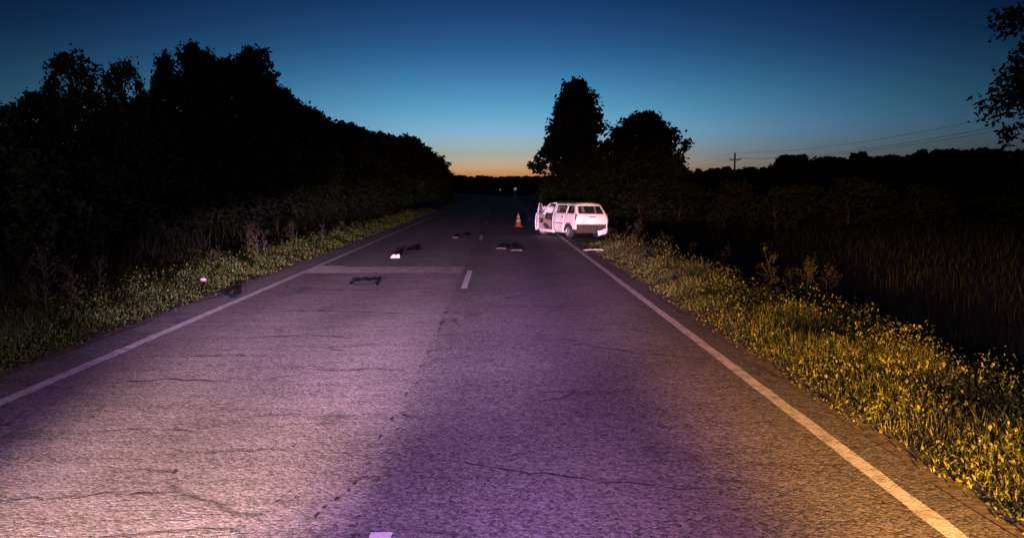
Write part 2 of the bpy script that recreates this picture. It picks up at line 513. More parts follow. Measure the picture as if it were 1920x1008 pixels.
# gravel shoulder edge under the weeds
def shoulder(x0, x1, seed):
    mb = MB(); vs = []
    ys = [-8 + i * .4 for i in range(180)]
    for y in ys:
        a = noise.noise(Vector((seed, y * .8, 0))) * .18
        b = noise.noise(Vector((seed + 5, y * .9, 0))) * .22
        vs += [(x0, y, -.012), ((x0 + x1) / 2 + a * .3, y, -.006), (x1 + b, y, ground_z(x1 + b, y) + .012)]
    fs = []
    for i in range(len(ys) - 1):
        for k in range(2):
            f = (3 * i + k, 3 * i + k + 1, 3 * i + 4 + k, 3 * i + 3 + k)
            fs.append(f if x1 > x0 else f[::-1])
    mb.add(vs, fs)
    o = mb.build('shoulder', M['gravel'])
    tag(o, kind='structure')
shoulder(2.9, 3.4, 31)
shoulder(-5.15, -5.75, 47)

# strip of spilt sand across the left lane
def sand_strip():
    mb = MB(); n = 24
    vs = []
    for i in range(n):
        x = -1.9 + 3.8 * i / (n - 1)
        a = noise.noise(Vector((x * 1.5, 0, 2))) * .16; b = noise.noise(Vector((x * 1.5, 5, 2))) * .16
        lift = .35 if x < -1.2 else 0
        vs += [(x, -.75 + a, 0), (x, .75 + b + lift * .6, 0)]
    mb.add(vs, [(2 * i, 2 * i + 2, 2 * i + 3, 2 * i + 1) for i in range(n - 1)])
    o = mb.build('sand_strip', M['sand'], road)
    o.location = (-2.75, 19.2, .0042)
sand_strip()

# open cracks across the lanes: flat dark ribbons, the shade inside them painted on
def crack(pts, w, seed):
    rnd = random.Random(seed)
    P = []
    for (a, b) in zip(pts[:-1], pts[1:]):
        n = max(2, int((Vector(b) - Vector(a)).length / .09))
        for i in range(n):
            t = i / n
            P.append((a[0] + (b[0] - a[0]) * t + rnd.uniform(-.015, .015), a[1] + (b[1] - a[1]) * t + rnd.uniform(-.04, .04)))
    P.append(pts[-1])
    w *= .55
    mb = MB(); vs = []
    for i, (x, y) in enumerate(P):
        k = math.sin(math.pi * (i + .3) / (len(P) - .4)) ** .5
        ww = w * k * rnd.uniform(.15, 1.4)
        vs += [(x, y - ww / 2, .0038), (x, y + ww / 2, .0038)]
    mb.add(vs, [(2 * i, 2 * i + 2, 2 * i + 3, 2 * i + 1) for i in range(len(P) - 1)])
    mb.build('crack', M['gap_shade'], road)
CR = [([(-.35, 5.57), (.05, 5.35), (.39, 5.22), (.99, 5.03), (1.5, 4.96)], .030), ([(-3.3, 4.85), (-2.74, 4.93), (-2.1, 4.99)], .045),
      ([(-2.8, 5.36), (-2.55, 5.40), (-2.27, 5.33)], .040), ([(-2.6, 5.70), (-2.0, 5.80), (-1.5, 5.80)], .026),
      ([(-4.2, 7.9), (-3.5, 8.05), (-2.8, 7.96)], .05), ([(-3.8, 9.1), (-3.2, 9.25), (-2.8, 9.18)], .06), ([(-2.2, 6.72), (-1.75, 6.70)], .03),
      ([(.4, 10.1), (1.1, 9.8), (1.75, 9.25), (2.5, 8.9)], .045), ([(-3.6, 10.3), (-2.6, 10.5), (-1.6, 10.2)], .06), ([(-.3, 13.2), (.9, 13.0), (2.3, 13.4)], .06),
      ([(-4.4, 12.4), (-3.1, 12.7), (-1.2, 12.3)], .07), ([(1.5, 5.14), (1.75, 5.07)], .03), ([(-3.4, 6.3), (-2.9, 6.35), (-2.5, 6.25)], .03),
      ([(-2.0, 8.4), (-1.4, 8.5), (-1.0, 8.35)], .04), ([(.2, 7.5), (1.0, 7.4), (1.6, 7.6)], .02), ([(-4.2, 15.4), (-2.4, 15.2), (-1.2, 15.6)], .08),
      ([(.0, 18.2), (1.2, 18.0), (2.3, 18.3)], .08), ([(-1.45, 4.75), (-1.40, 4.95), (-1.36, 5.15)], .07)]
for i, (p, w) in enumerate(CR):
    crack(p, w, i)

# ------------------------------------------------------------------ trees
def leaf_quads(rng, C, size, squash=.8):
    """C: leaf centres (n,3) -> (n,4,3) randomly turned leaf-shaped quads"""
    n = len(C)
    a = rng.normal(size=(n, 3)); a /= np.linalg.norm(a, axis=1)[:, None]
    b = rng.normal(size=(n, 3)); b -= (a * b).sum(1)[:, None] * a; b /= np.linalg.norm(b, axis=1)[:, None]
    s = size * rng.uniform(.6, 1.4, n)[:, None]
    V = np.stack([C - a * s, C + b * s * .5, C + a * s, C - b * s * .5], axis=1)
    return V

def make_tree_meshes(key, seed, H, env, clumps, per, clump_r, leaf, base=.06, lean=0.0, droop=0.0, limbs=26, trunk_r=.16, top_bias=1.0):
    """env: list of (height fraction, radius). Returns (trunk mesh, crown mesh)"""
    rng = np.random.default_rng(seed)
    ts = np.array([e[0] for e in env]); rs = np.array([e[1] for e in env])
    t = base + (1 - base) * rng.uniform(0, 1, clumps) ** (1 / top_bias)
    rad = np.interp(t, ts, rs)
    ang = rng.uniform(0, 2 * np.pi, clumps)
    # uneven outline: the radius swells and shrinks in lobes round and up the crown
    lob = 1 + .22 * np.sin(3 * ang + 9 * t + seed) + .18 * np.sin(5 * ang - 14 * t + 2 * seed)
    q = np.sqrt(rng.uniform(.08, 1, clumps)) * rad * lob
    C = np.stack([q * np.cos(ang) + lean * t * H, q * np.sin(ang), t * H - droop * q], axis=1)
    cr_ = clump_r * rng.uniform(.55, 1.35, clumps)
    pts = np.repeat(C, per, axis=0) + np.clip(rng.normal(size=(clumps * per, 3)), -1.7, 1.7) * np.repeat(cr_, per)[:, None] * np.array([.40, .40, .34])
    if droop:
        pts[:, 2] -= np.abs(rng.normal(size=len(pts))) * droop * 1.2
    pts[:, 2] = np.maximum(pts[:, 2], .05)
    zt = np.percentile(pts[:, 2], 99.8)
    pts[:, 2] *= H / zt
    C[:, 2] *= H / zt
    crown = poly_mesh('crown', leaf_quads(rng, pts, leaf), 4)
    mb = MB()
    rnd = random.Random(seed)
    top = H * .9
    trunk = [(lean * H * (i / 7) + rnd.uniform(-.08, .08) * i / 3, rnd.uniform(-.08, .08) * i / 3, top * i / 7 - .1) for i in range(8)]
    mb.tube(trunk, [trunk_r * (1.25 - i / 7 * 1.1) for i in range(8)], 8)
    idx = rng.permutation(clumps)[:limbs]
    for k in idx:
        e = Vector(C[k])
        z0 = max(.4, min(top * .85, e.z - .35 * math.hypot(e.x - lean * e.z, e.y) - .25))
        s = Vector((lean * z0, 0, z0))
        mid = s.lerp(e, .5) + Vector((0, 0, .10 * (e - s).length))
        mb.tube([s, mid, e], [trunk_r * .35, trunk_r * .22, .012], 5)
    tm = mb.mesh('trunk')
    return tm, crown

TREES = {}
TREES['column'] = make_tree_meshes('column', 3, 11.4, [(0, 2.3), (.12, 2.9), (.42, 3.05), (.58, 2.6), (.74, 2.05), (.86, 1.45), (.95, .95), (1, .45)], 580, 70, .80, .19, .03, trunk_r=.22)
TREES['twotop'] = make_tree_meshes('twotop', 8, 9.2, [(0, 2.6), (.2, 3.2), (.55, 3.3), (.75, 3.0), (.88, 2.3), (.97, 1.1), (1, .6)], 520, 65, .78, .19, .03, trunk_r=.18)
TREES['sparse'] = make_tree_meshes('sparse', 21, 8.2, [(0, 1.6), (.2, 2.0), (.5, 2.1), (.8, 1.7), (.93, 1.35), (1, .7)], 150, 70, .62, .12, .08, .02, limbs=70, trunk_r=.13)
TREES['spire'] = make_tree_meshes('spire', 33, 10.5, [(0, 1.9), (.3, 2.3), (.6, 2.0), (.8, 1.35), (.93, .8), (1, .3)], 300, 60, .66, .15, .03, -.01, trunk_r=.17)
TREES['broad'] = make_tree_meshes('broad', 41, 11.0, [(0, 2.6), (.25, 3.2), (.6, 3.0), (.82, 2.2), (.94, 1.3), (1, .6)], 360, 60, .78, .16, .03, trunk_r=.2)
TREES['hanging'] = make_tree_meshes('hanging', 52, 13.5, [(0, .1), (.2, 1.6), (.35, 3.0), (.6, 3.7), (.85, 2.8), (1, .8)], 420, 80, .62, .125, .18, 0, .22, 60, .17)
TREES['far_a'] = make_tree_meshes('far_a', 61, 9.0, [(0, 2.2), (.3, 2.7), (.65, 2.4), (.88, 1.4), (1, .4)], 170, 34, .85, .30, .01, limbs=6)
TREES['far_b'] = make_tree_meshes('far_b', 62, 9.0, [(0, 2.4), (.4, 2.9), (.75, 2.6), (.92, 1.6), (1, .7)], 170, 34, .9, .30, .01, limbs=6)
TREES['far_c'] = make_tree_meshes('far_c', 63, 9.0, [(0, 1.8), (.3, 2.0), (.6, 1.5), (.85, .9), (1, .25)], 150, 34, .7, .28, .01, limbs=6)
TREES['shrub_a'] = make_tree_meshes('shrub_a', 71, 2.6, [(0, 1.5), (.4, 1.8), (.8, 1.3), (1, .5)], 70, 40, .45, .09, .02, limbs=20, trunk_r=.05)
TREES['shrub_b'] = make_tree_meshes('shrub_b', 72, 3.4, [(0, 1.3), (.4, 1.7), (.8, 1.2), (1, .5)], 80, 40, .45, .09, .02, limbs=20, trunk_r=.05)
TREES['sapling'] = make_tree_meshes('sapling', 75, 5.4, [(0, .8), (.3, 1.1), (.7, .95), (.9, .55), (1, .25)], 70, 45, .42, .09, .06, limbs=30, trunk_r=.07)
REF_H = {'column': 11.4, 'twotop': 9.2, 'sparse': 8.2, 'spire': 10.5, 'broad': 11.0, 'hanging': 13.5, 'far_a': 9.0, 'far_b': 9.0, 'far_c': 9.0, 'shrub_a': 2.6, 'shrub_b': 3.4, 'sapling': 5.4}

def tree(kind, x, y, h, label, rz=0.0, wide=1.0, group=None, name='broadleaf_tree', cat='tree', bark='bark', leaf='leaf_tree'):
    gz = ground_z(x, y) - .05
    o = empty(name, (x, y, gz), rz)
    s = (h - gz) / REF_H[kind]
    o.scale = (s * wide, s * wide, s)
    tm, cm = TREES[kind]
    link_mesh('trunk', tm, M[bark], o)
    link_mesh('crown', cm, M[leaf], o)
    return tag(o, label, cat, group)

# left edge of the road: the near ones are told apart one by one
tree('sapling', -17.9, 26, 5.6, 'slim sapling cut by the left edge of the picture', .4, 1.1, name='sapling')
tree('sapling', -16.9, 27, 4.9, 'short sapling at far left with its crown low against the sky', 2.0, 1.2, name='sapling')
tree('sparse', -19.3, 33, 4.7, 'low loose tree in the gap right of the leftmost saplings', 1.1, 1.35)
tree('sparse', -18.0, 34, 7.7, 'airy tree with clumped top, left one of the pair at far left', 2.6, .72)
tree('sparse', -16.7, 35.5, 7.6, 'airy tree with clumped top, right one of the pair at far left', 4.4, .62)
tree('twotop', -17.9, 40, 6.4, 'lower round tree in the notch before the tallest left clump', 1.7, .85)
tree('spire', -18.3, 44, 9.4, 'slender pointed tree on the left flank of the tallest left clump', .3, .55)
tree('spire', -17.6, 46, 10.2, 'pointed dark tree in the tallest left clump, highest left tip', 3.3, 1.0)
tree('broad', -16.8, 48, 9.8, 'broad dark tree in the middle of the tallest left clump', 1.0, .95)
tree('spire', -15.4, 50, 10.7, 'tall square topped tree at the right end of the tallest left clump', 5.1, 1.05)
tree('broad', -14.8, 54, 8.8, 'tree stepping down just right of the tallest left clump', 2.4, .9)
tree('twotop', -14.9, 61, 8.2, 'small round tree where the tallest left clump meets the tree row', .9, .85)
LROW = [(-17.0, 70, 8.2, 'far_a'), (-16.6, 76, 8.5, 'far_c'), (-16.9, 82, 8.8, 'far_b'), (-16.2, 88, 8.7, 'far_c'), (-16.6, 94, 9.2, 'far_a'), (-16.4, 100, 8.8, 'far_c'),
        (-15.7, 107, 9.5, 'far_b'), (-15.6, 115, 9.4, 'far_a'), (-15.0, 123, 10.1, 'far_b'), (-14.7, 132, 9.6, 'far_a'), (-14.2, 142, 9.5, 'far_b'), (-13.9, 154, 9.2, 'far_a'),
        (-13.6, 168, 9.0, 'far_b'), (-13.5, 184, 8.7, 'far_c'), (-14.5, 204, 8.4, 'far_a'), (-16.5, 228, 8.0, 'far_b'), (-20, 255, 8.2, 'far_a')]
rnd = random.Random(12)
ORD = 'first second third fourth fifth sixth seventh eighth ninth tenth eleventh twelfth thirteenth fourteenth fifteenth sixteenth seventeenth'.split()
for q, (x, y, h, k) in enumerate(LROW):
    tree(k, x, y, h, f'{ORD[q]} dark tree from the tallest left clump in the row receding along the verge', rnd.uniform(0, 6), 1.15, 'tree row along the left verge', leaf='leaf_far')
for i in range(26):      # second rank behind, seen in the gaps
    y = 24 + i * 5.5
    tree(rnd.choice(['broad', 'twotop'] if y < 70 else ['far_a', 'far_b']), -23.5 - rnd.uniform(0, 3), y, rnd.uniform(3.4, 4.2) if y < 42 else rnd.uniform(6.5, 7.6), 'dark tree of the second rank filling gaps in the left woods',
         rnd.uniform(0, 6), 1.25, 'second rank of the left woods', leaf='leaf_far')
for i in range(30):
    y = 15 + i * 3.6
    tree(rnd.choice(['shrub_a', 'shrub_b']), -13.2 - rnd.uniform(0, 2.2), y, rnd.uniform(2.4, 3.8), 'dark shrub in the thicket at the foot of the left trees',
         rnd.uniform(0, 6), 1.2, 'thicket under the left trees', 'shrub', 'shrub')
# right of the road
tree('column', 6.9, 70, 11.4, 'tall dense tapering tree standing directly behind the crashed white car', .6, .90)
tree('twotop', 14.2, 76, 9.2, 'round topped tree right of the tall tree behind the white car', 1.9, 1.0)
tree('shrub_b', 11.0, 70, 5.2, 'dark bushy tree filling the dip between the two right trees', .4, 1.3)
tree('hanging', 25.7, 32, 15.2, 'leafy birch hanging into the picture at the right edge', 2.2, 1.0, bark='birch')
for i in range(16):
    y = 56 + rnd.uniform(0, 22)
    tree(rnd.choice(['shrub_a', 'shrub_b']), 5.4 + i * 1.02, y, rnd.uniform(1.6, 2.9), 'dark shrub at the foot of the two right trees', rnd.uniform(0, 6), 1.2, 'shrubs under the right trees', 'shrub', 'shrub')
for row, (ya, n, xa, xb, h0, h1) in enumerate([(175, 24, 66, 128, 9.0, 11.2), (186, 20, 70, 134, 9.4, 11.6), (262, 22, 56, 114, 8.2, 9.2), (275, 20, 58, 112, 8.6, 9.6)]):
    for i in range(n):
        f = i / (n - 1)
        h = h0 + (h1 - h0) * f + rnd.uniform(-.9, .7)
        tree(rnd.choice(['far_a', 'far_b', 'far_c']), xa + (xb - xa) * f + rnd.uniform(-.8, .8), ya + rnd.uniform(-4, 4), h, 'dark tree in the far wood beyond the field on the right',
             rnd.uniform(0, 6), 1.2, 'far wood on the right', leaf='leaf_far')
for i in range(64):
    f = (i % 32) / 31
    x = -42 + 100 * f + (1.6 if i > 31 else 0)
    tree(rnd.choice(['far_a', 'far_b']), x, (440 if i < 32 else 452) + rnd.uniform(-5, 5), 8.6 + rnd.uniform(-1, 1), 'tiny dark tree on the horizon where the road ends', rnd.uniform(0, 6), 1.35, 'horizon trees beyond the road', leaf='leaf_far')

for i in range(60):
    y = rnd.uniform(58, 150)
    x = rnd.uniform(.27, .72) * y
    tree(rnd.choice(['shrub_a', 'shrub_b']), x, y, rnd.uniform(1.7, 3.0), 'dark low shrub scattered over the unlit field on the right', rnd.uniform(0, 6), 1.7, 'shrubs in the right field', 'shrub', 'shrub')

# ------------------------------------------------------------------ verge growth (uncountable: one object each)
def gz_arr(X, Y):
    return np.array([ground_z(float(x), float(y)) for x, y in zip(X, Y)])

def leafy(name, seed, n, xfun, yr, hmax, leaf, mat, label, cat='ground cover'):
    """low broad leaves: folded diamonds carried at different heights"""
    rng = np.random.default_rng(seed)
    u = rng.uniform(0, 1, n)
    Y = yr[0] * (yr[1] / yr[0]) ** u
    X, cov = xfun(rng, Y, n)
    Z = gz_arr(X, Y)
    clump = np.array([noise.noise(Vector((float(x) * 1.3, float(y) * 1.1, 9.0))) for x, y in zip(X, Y)])
    hgt = np.clip(hmax * cov * (.55 + 1.5 * clump + rng.uniform(0, .7, n)), .02, None) * rng.uniform(.25, 1, n)
    keep = clump + rng.uniform(-.35, .55, n) > -.18
    keep &= ~((X > 2.6) & (X < 4.7) & (Y > 27.6) & (Y < 36.5))
    X, Y, Z, hgt = X[keep], Y[keep], Z[keep], hgt[keep]
    n = len(X)
    C = np.stack([X, Y, Z + hgt], 1)
    s = leaf * rng.uniform(.5, 1.5, n)[:, None] * np.clip(Y / 12, .75, 2.2)[:, None] ** .5
    az = rng.uniform(0, 2 * np.pi, n); tilt = rng.uniform(-1.2, 1.1, n)
    d = np.stack([np.cos(az) * np.cos(tilt), np.sin(az) * np.cos(tilt), np.sin(tilt)], 1)
    side = np.stack([-np.sin(az), np.cos(az), rng.uniform(-.5, .5, n)], 1)
    up = np.cross(d, side)
    w = s * rng.uniform(.10, .36, n)[:, None]
    rows = [np.stack([C - side * w * .12, C + side * w * .12], 1),
            np.stack([C + d * s * .5 - side * w + up * s * .12, C + d * s * .5 + side * w + up * s * .12], 1),
            np.stack([C + d * s * .85 - side * w * .7, C + d * s * .85 + side * w * .7], 1),
            np.stack([C + d * s * 1.2 - side * w * .05 - up * s * .2, C + d * s * 1.2 + side * w * .05 - up * s * .2], 1)]
    me = quad_strip_mesh(name, np.stack(rows, 1))
    o = link_mesh(name, me, mat)
    tag(o, label, cat, kind='stuff')

def blades(name, seed, n, xfun, yr, h, w, mat, label, cat='grass'):
    rng = np.random.default_rng(seed)
    u = rng.uniform(0, 1, n)
    Y = yr[0] * (yr[1] / yr[0]) ** u
    X, cov = xfun(rng, Y, n)
    clump = np.array([noise.noise(Vector((float(x) * .8 + 40, float(y) * .7, 2.0))) for x, y in zip(X, Y)])
    keep = (clump + rng.uniform(-.4, .6, n) > -.1) & ~((X > 2.6) & (X < 4.7) & (Y > 27.6) & (Y < 36.5))
    X, Y, cov, clump = X[keep], Y[keep], cov[keep], clump[keep]
    n = len(X)
    Z = gz_arr(X, Y) - .02
    H = h * cov * (.7 + .6 * clump) * rng.uniform(.45, 1.25, n)
    az = rng.uniform(0, 2 * np.pi, n)
    lean = rng.uniform(.1, 1.0, n) * H
    ww = w * rng.uniform(.6, 1.4, n) * np.clip(Y / 10, .8, 3.0) ** .7
    D = np.stack([np.cos(az), np.sin(az), np.zeros(n)], 1); S = np.stack([-np.sin(az), np.cos(az), np.zeros(n)], 1)
    B = np.stack([X, Y, Z], 1)
    rows = []
    for t, k in ((0, 1.0), (.4, .85), (.75, .55), (1.0, .06)):
        c = B + D * (lean * t * t)[:, None] + np.array([0, 0, 1]) * (H * t * (1 - .12 * t))[:, None]
        rows.append(np.stack([c - S * (ww * k / 2)[:, None], c + S * (ww * k / 2)[:, None]], 1))
    o = link_mesh(name, quad_strip_mesh(name, np.stack(rows, 1)), mat)
    tag(o, label, cat, kind='stuff')

def band(x0, x1, fade):
    sgn = 1 if x1 > x0 else -1
    def f(rng, Y, n):
        u = rng.uniform(0, 1, n) ** .9
        X = x0 + (x1 - x0) * u
        X = X + sgn * np.abs(rng.normal(size=n)) * .05
        cov = np.clip(u * abs(x1 - x0) / fade, .12, 1.0)
        return X, cov
    return f
leafy('weeds', 101, 82000, band(3.02, 6.4, 1.0), (3.4, 60), .34, .037, M['leaf_amber_lit'], 'yellow lit broad leaved weeds along the right shoulder')
leafy('weeds', 102, 80000, band(-5.35, -9.5, 1.5), (6.5, 75), .36, .038, M['leaf_green'], 'mixed green and brown weeds along the left shoulder')
blades('grass', 103, 190000, band(2.98, 7.0, .8), (3.6, 60), .40, .011, M['leaf_amber_lit'], 'dry grass among the weeds of the right verge')
blades('grass', 104, 110000, band(-5.38, -11.0, 1.6), (6.5, 75), .46, .010, M['leaf_green'], 'tangled grass on the left verge below the thicket')
blades('tall_grass', 105, 52000, band(6.2, 42, 1.2), (6.0, 150), .62, .013, M['grass_shaded'], 'tall dark grass falling away beyond the right weeds')
blades('tall_grass', 106, 25000, band(-9.0, -16, 1.5), (10, 90), 1.0, .014, M['grass_shaded'], 'tall dark grass in front of the left thicket')

# single weeds that stand out of the growth
def weed_meshes(seed, h, n_side, leafn):
    rng = np.random.default_rng(seed); rd = random.Random(seed)
    mb = MB()
    pts = [(rd.uniform(-.02, .02) * i, rd.uniform(-.02, .02) * i, h * i / 6) for i in range(7)]
    mb.tube(pts, [.010 - .0012 * i for i in range(7)], 5)
    ends = []
    for k in range(n_side):
        z = h * rd.uniform(.3, .92); a = rd.uniform(0, 6.28); l = h * rd.uniform(.12, .28) * (1.15 - z / h)+.03
        e = (math.cos(a) * l, math.sin(a) * l, z + l * .9)
        mb.tube([(0, 0, z), (e[0] * .6, e[1] * .6, z + l * .4), e], [.005, .004, .002], 4)
        ends.append(e)
    ends.append(pts[-1])
    stem = mb.mesh('stem')
    E = np.array(ends)
    C = np.repeat(E, leafn, 0) + rng.normal(size=(len(E) * leafn, 3)) * np.array([.035, .035, .06])
    heads = poly_mesh('seed_heads', leaf_quads(rng, C, .022), 4)
    nl = 70
    z = rng.uniform(.05, .7, nl) * h; az = rng.uniform(0, 6.28, nl); s = .16 * (1.1 - z / h)[:, None]
    c0 = np.stack([np.zeros(nl), np.zeros(nl), z], 1); d = np.stack([np.cos(az), np.sin(az), rng.uniform(-.2, .6, nl)], 1)
    sd = np.stack([-np.sin(az), np.cos(az), np.zeros(nl)], 1)
    lv = np.stack([c0, c0 + d * s * .5 + sd * s * .22, c0 + d * s, c0 + d * s * .5 - sd * s * .22], 1)
    leaves = poly_mesh('leaves', lv, 4)
    return stem, heads, leaves
WEEDS = [weed_meshes(5, 1.0, 9, 16), weed_meshes(6, 1.25, 12, 14), weed_meshes(7, .8, 6, 20)]
def weed(x, y, v, s, label, group=None):
    o = empty('tall_weed', (x, y, ground_z(x, y) - .02), rnd.uniform(0, 6))
    o.scale = (s, s, s)
    st, hd, lv = WEEDS[v]
    link_mesh('stem', st, M['stem'], o); tag(link_mesh('seed_heads', hd, M['seed'], o), kind='stuff'); tag(link_mesh('leaves', lv, M['leaf_green'], o), kind='stuff')
    tag(o, label, 'weed', group)
for i in range(24):
    y = 15 + 30 * rnd.random() ** 1.2
    weed(rnd.uniform(5.4, 7.6), y, rnd.randrange(3), rnd.uniform(.7, 1.25), 'tall rusty weed rising from the dim growth on the right slope', 'tall weeds on the right slope')
for i in range(18):
    y = 11 + 30 * rnd.random() ** 1.2
    weed(-rnd.uniform(6.6, 10.0), y, rnd.randrange(3), rnd.uniform(.7, 1.2), 'tall brown weed rising above the left verge', 'tall weeds on the left verge')

# ------------------------------------------------------------------ power line in the field on the right
M['pole_wood'] = simple('weathered_pole', (.09, .075, .06), .9, .4, 7, bump=.4)
M['wire'] = simple('wire', (.02, .02, .022), .6, .1, 5)
M['insulator'] = simple('insulator', (.35, .36, .36), .3, .1, 5)
POLES = [(42.8, 58), (42.8, 140), (42.8, 222)]
def utility_pole(x, y, label):
    gz = ground_z(x, y) - .3
    o = empty('utility_pole', (x, y, gz))
    H = 8.4 - gz
    mb = MB(); mb.tube([(0, 0, 0), (.02, 0, H * .5), (0, .02, H)], [.19, .17, .14], 10); mb.build('post', M['pole_wood'], o)
    mb = MB(); mb.box((0, -.16, H - 1.15), (2.1, .13, .15)); arm = mb.build('crossarm', M['pole_wood'], o, bevel=.01)
    for dx in (-.95, .95):
        mb = MB(); mb.lathe([(.0, 0), (.05, 0), (.05, .04), (.09, .06), (.05, .10), (.09, .13), (.05, .18), (.0, .2)], 10, 'Z', (dx, -.16, H - 1.07))
        mb.build('insulator', M['insulator'], arm)
    mb = MB(); mb.lathe([(.0, 0), (.05, 0), (.09, .06), (.05, .12), (.0, .16)], 10, 'Z', (0, 0, H - .01)); mb.build('insulator', M['insulator'], o)
    for s in (-1, 1):
        mb = MB(); mb.tube([(0, -.10, H - 1.75), (s * .7, -.16, H - 1.2)], .03, 5); mb.build('brace', M['pole_wood'], o)
    tag(o, label, 'utility pole', 'poles of the field power line')
    return (x, y, gz, H)
PB = [utility_pole(42.8, 58, 'nearest wooden power pole just outside the right edge'), utility_pole(42.8, 140, 'thin wooden power pole with crossarm standing against the far wood'),
      utility_pole(42.8, 222, 'farthest wooden power pole hidden behind the round topped tree')]
for (A, B), gap in zip(zip(PB[:-1], PB[1:]), ('nearest to the right edge', 'beyond the thin pole')):
    for dx, dz, nm in ((-.95, -.88, 'left'), (.95, -.88, 'right'), (0, .14, 'top')):
        pts = []
        for i in range(25):
            t = i / 24
            pts.append((A[0] + dx, A[1] + (B[1] - A[1]) * t - (.16 if dx else 0), (A[2] + A[3]) * (1 - t) + (B[2] + B[3]) * t + dz - 1.1 * 4 * t * (1 - t)))
        mb = MB(); mb.tube(pts, .014, 5)
        tag(mb.build('power_line', M['wire']), f'sagging {nm} wire of the power line, span {gap}', 'wire', 'wires of the field power line')

# ------------------------------------------------------------------ two far lamps
M['lamp_post'] = simple('painted_post', (.25, .25, .25), .6, .2, 5)
def glow_mat(name, col, st):
    m, t, b = nodes(name)
    b.inputs['Base Color'].default_value = (*col, 1)
    b.inputs['Emission Color'].default_value = (*col, 1)
    b.inputs['Emission Strength'].default_value = st * K
    return m
M['lamp_glow'] = glow_mat('lamp_glass_lit', (.55, .75, .95), .22)
M['lamp_glow_dim'] = glow_mat('lamp_glass_dim', (.6, .68, .75), .10)
def far_lamp(x, y, z, mat, label):
    gz = ground_z(x, y)
    o = empty('post_lamp', (x, y, gz))
    mb = MB(); mb.tube([(0, 0, 0), (0, 0, z - gz - .3)], [.08, .06], 8); mb.build('post', M['lamp_post'], o)
    mb = MB(); mb.lathe([(.0, -.34), (.22, -.30), (.36, .0), (.25, .26), (.0, .34)], 12, 'Z', (0, 0, z - gz)); mb.build('lantern', mat, o, True)
    mb = MB(); mb.lathe([(.34, .24), (.20, .38), (.0, .45)], 12, 'Z', (0, 0, z - gz)); mb.build('cap', M['lamp_post'], o, True)
    tag(o, label, 'lamp', 'lamps far down the road')
far_lamp(4.2, 185, 2.0, M['lamp_glow'], 'pale bluish lamp at the roadside far ahead, the brighter right one')
far_lamp(.9, 270, 1.75, M['lamp_glow_dim'], 'faint grey lamp far ahead, left of the brighter bluish one')

# ------------------------------------------------------------------ crashed white estate car
M['car_white'] = simple('white_car_paint', (.72, .70, .68), .35, .06, 3, spec=.5, dirt=(.30, .24, .19), dirt_amt=.45)
M['car_inner'] = simple('bare_inner_steel', (.16, .12, .10), .6, .25, 6, dirt=(.18, .09, .06), dirt_amt=.6)
M['primer'] = simple('rusty_red_primer', (.035, .022, .017), .8, .45, 7)
M['trim_dark'] = simple('dark_trim', (.02, .018, .018), .6, .3, 8)
M['seat'] = simple('brown_seat_cloth', (.10, .055, .05), .9, .3, 14)
M['rubber'] = simple('tyre_rubber', (.018, .017, .017), .85, .3, 20)
M['rim'] = simple('steel_rim', (.30, .30, .30), .45, .2, 8, metallic=.6)
M['lamp_red'] = simple('red_lamp_lens', (.20, .03, .02), .25, .2, 8)
M['lamp_amber'] = simple('amber_lamp_lens', (.30, .11, .02), .25, .2, 8)
M['plate'] = simple('number_plate', (.70, .70, .68), .4, .08, 9)
def glass_mat():
    m, t, b = nodes('car_glass')
    b.inputs['Base Color'].default_value = (.02, .022, .022, 1); b.inputs['Roughness'].default_value = .06
    b.inputs['Alpha'].default_value = .55
    return m
M['glass'] = glass_mat()

CAR_W = .76
BELT, ROOF = .98, 1.42
def half(z):
    pts = [(.16, .66), (.26, .73), (.52, .765), (.80, .755), (BELT, .725), (1.2, .655), (ROOF - .03, .585), (ROOF, .55)]
    for (a, b), (c, d) in zip(pts[:-1], pts[1:]):
        if z <= c:
            return b + (d - b) * max(0, (z - a) / (c - a))
    return pts[-1][1]
def slant(y, z):
    s = 0.0
    if z > BELT:
        t = (z - BELT) / (ROOF - BELT)
        s += .30 * t * max(0, 1 - y / .55)                       # tailgate leans forward
        s -= .62 * t * max(0, (y - 2.0) / .95) if y > 2.0 else 0  # windscreen pillar leans back
    elif y < .4:
        s -= .035 * math.sin(math.pi * (z - .3) / .7) * (1 - y / .4)
    return s
YL = [0, .06, .12, .20, .30, .38, .46, .54, .62, .70, .78, .86, .92, 1.0, 1.12, 1.25, 1.38, 1.50, 1.62, 1.74, 1.82, 1.92, 2.0]
ZL = [.20, .26, .32, .38, .44, .50, .56, .62, .68, .74, .80, .86, .92, BELT, 1.02, 1.10, 1.18, 1.26, 1.33, 1.38, ROOF]
AX, AZ, AR = .62, .30, .345           # rear wheel arch
def side_cell(y, z):
    """which sheet does this cell of the flank belong to"""
    if math.hypot(y - AX, z - AZ) < AR: return None
    if y < .30 and z < .38: return None
    if 1.02 < z < 1.33:
        if .20 < y < .78: return 'quarter_glass'
        if .92 < y < 1.74: return 'door_glass'
    if .92 < y < 1.82 and z > .26: return 'rear_door'
    return 'body'
def skin(cells, fn, thick=.025, name='body', mat=None, parent=None):
    mb = MB(); idx = {}
    for quad in cells:
        ids = []
        for key in quad:
            if key not in idx:
                idx[key] = len(mb.v); mb.v.append(tuple(fn(*key)))
            ids.append(idx[key])
        mb.f.append(tuple(ids))
    o = mb.build(name, mat, parent, True)
    if thick:
        s = o.modifiers.new('thickness', 'SOLIDIFY'); s.thickness = thick; s.offset = -1
    o.data.set_sharp_from_angle(angle=R(35))
    return o

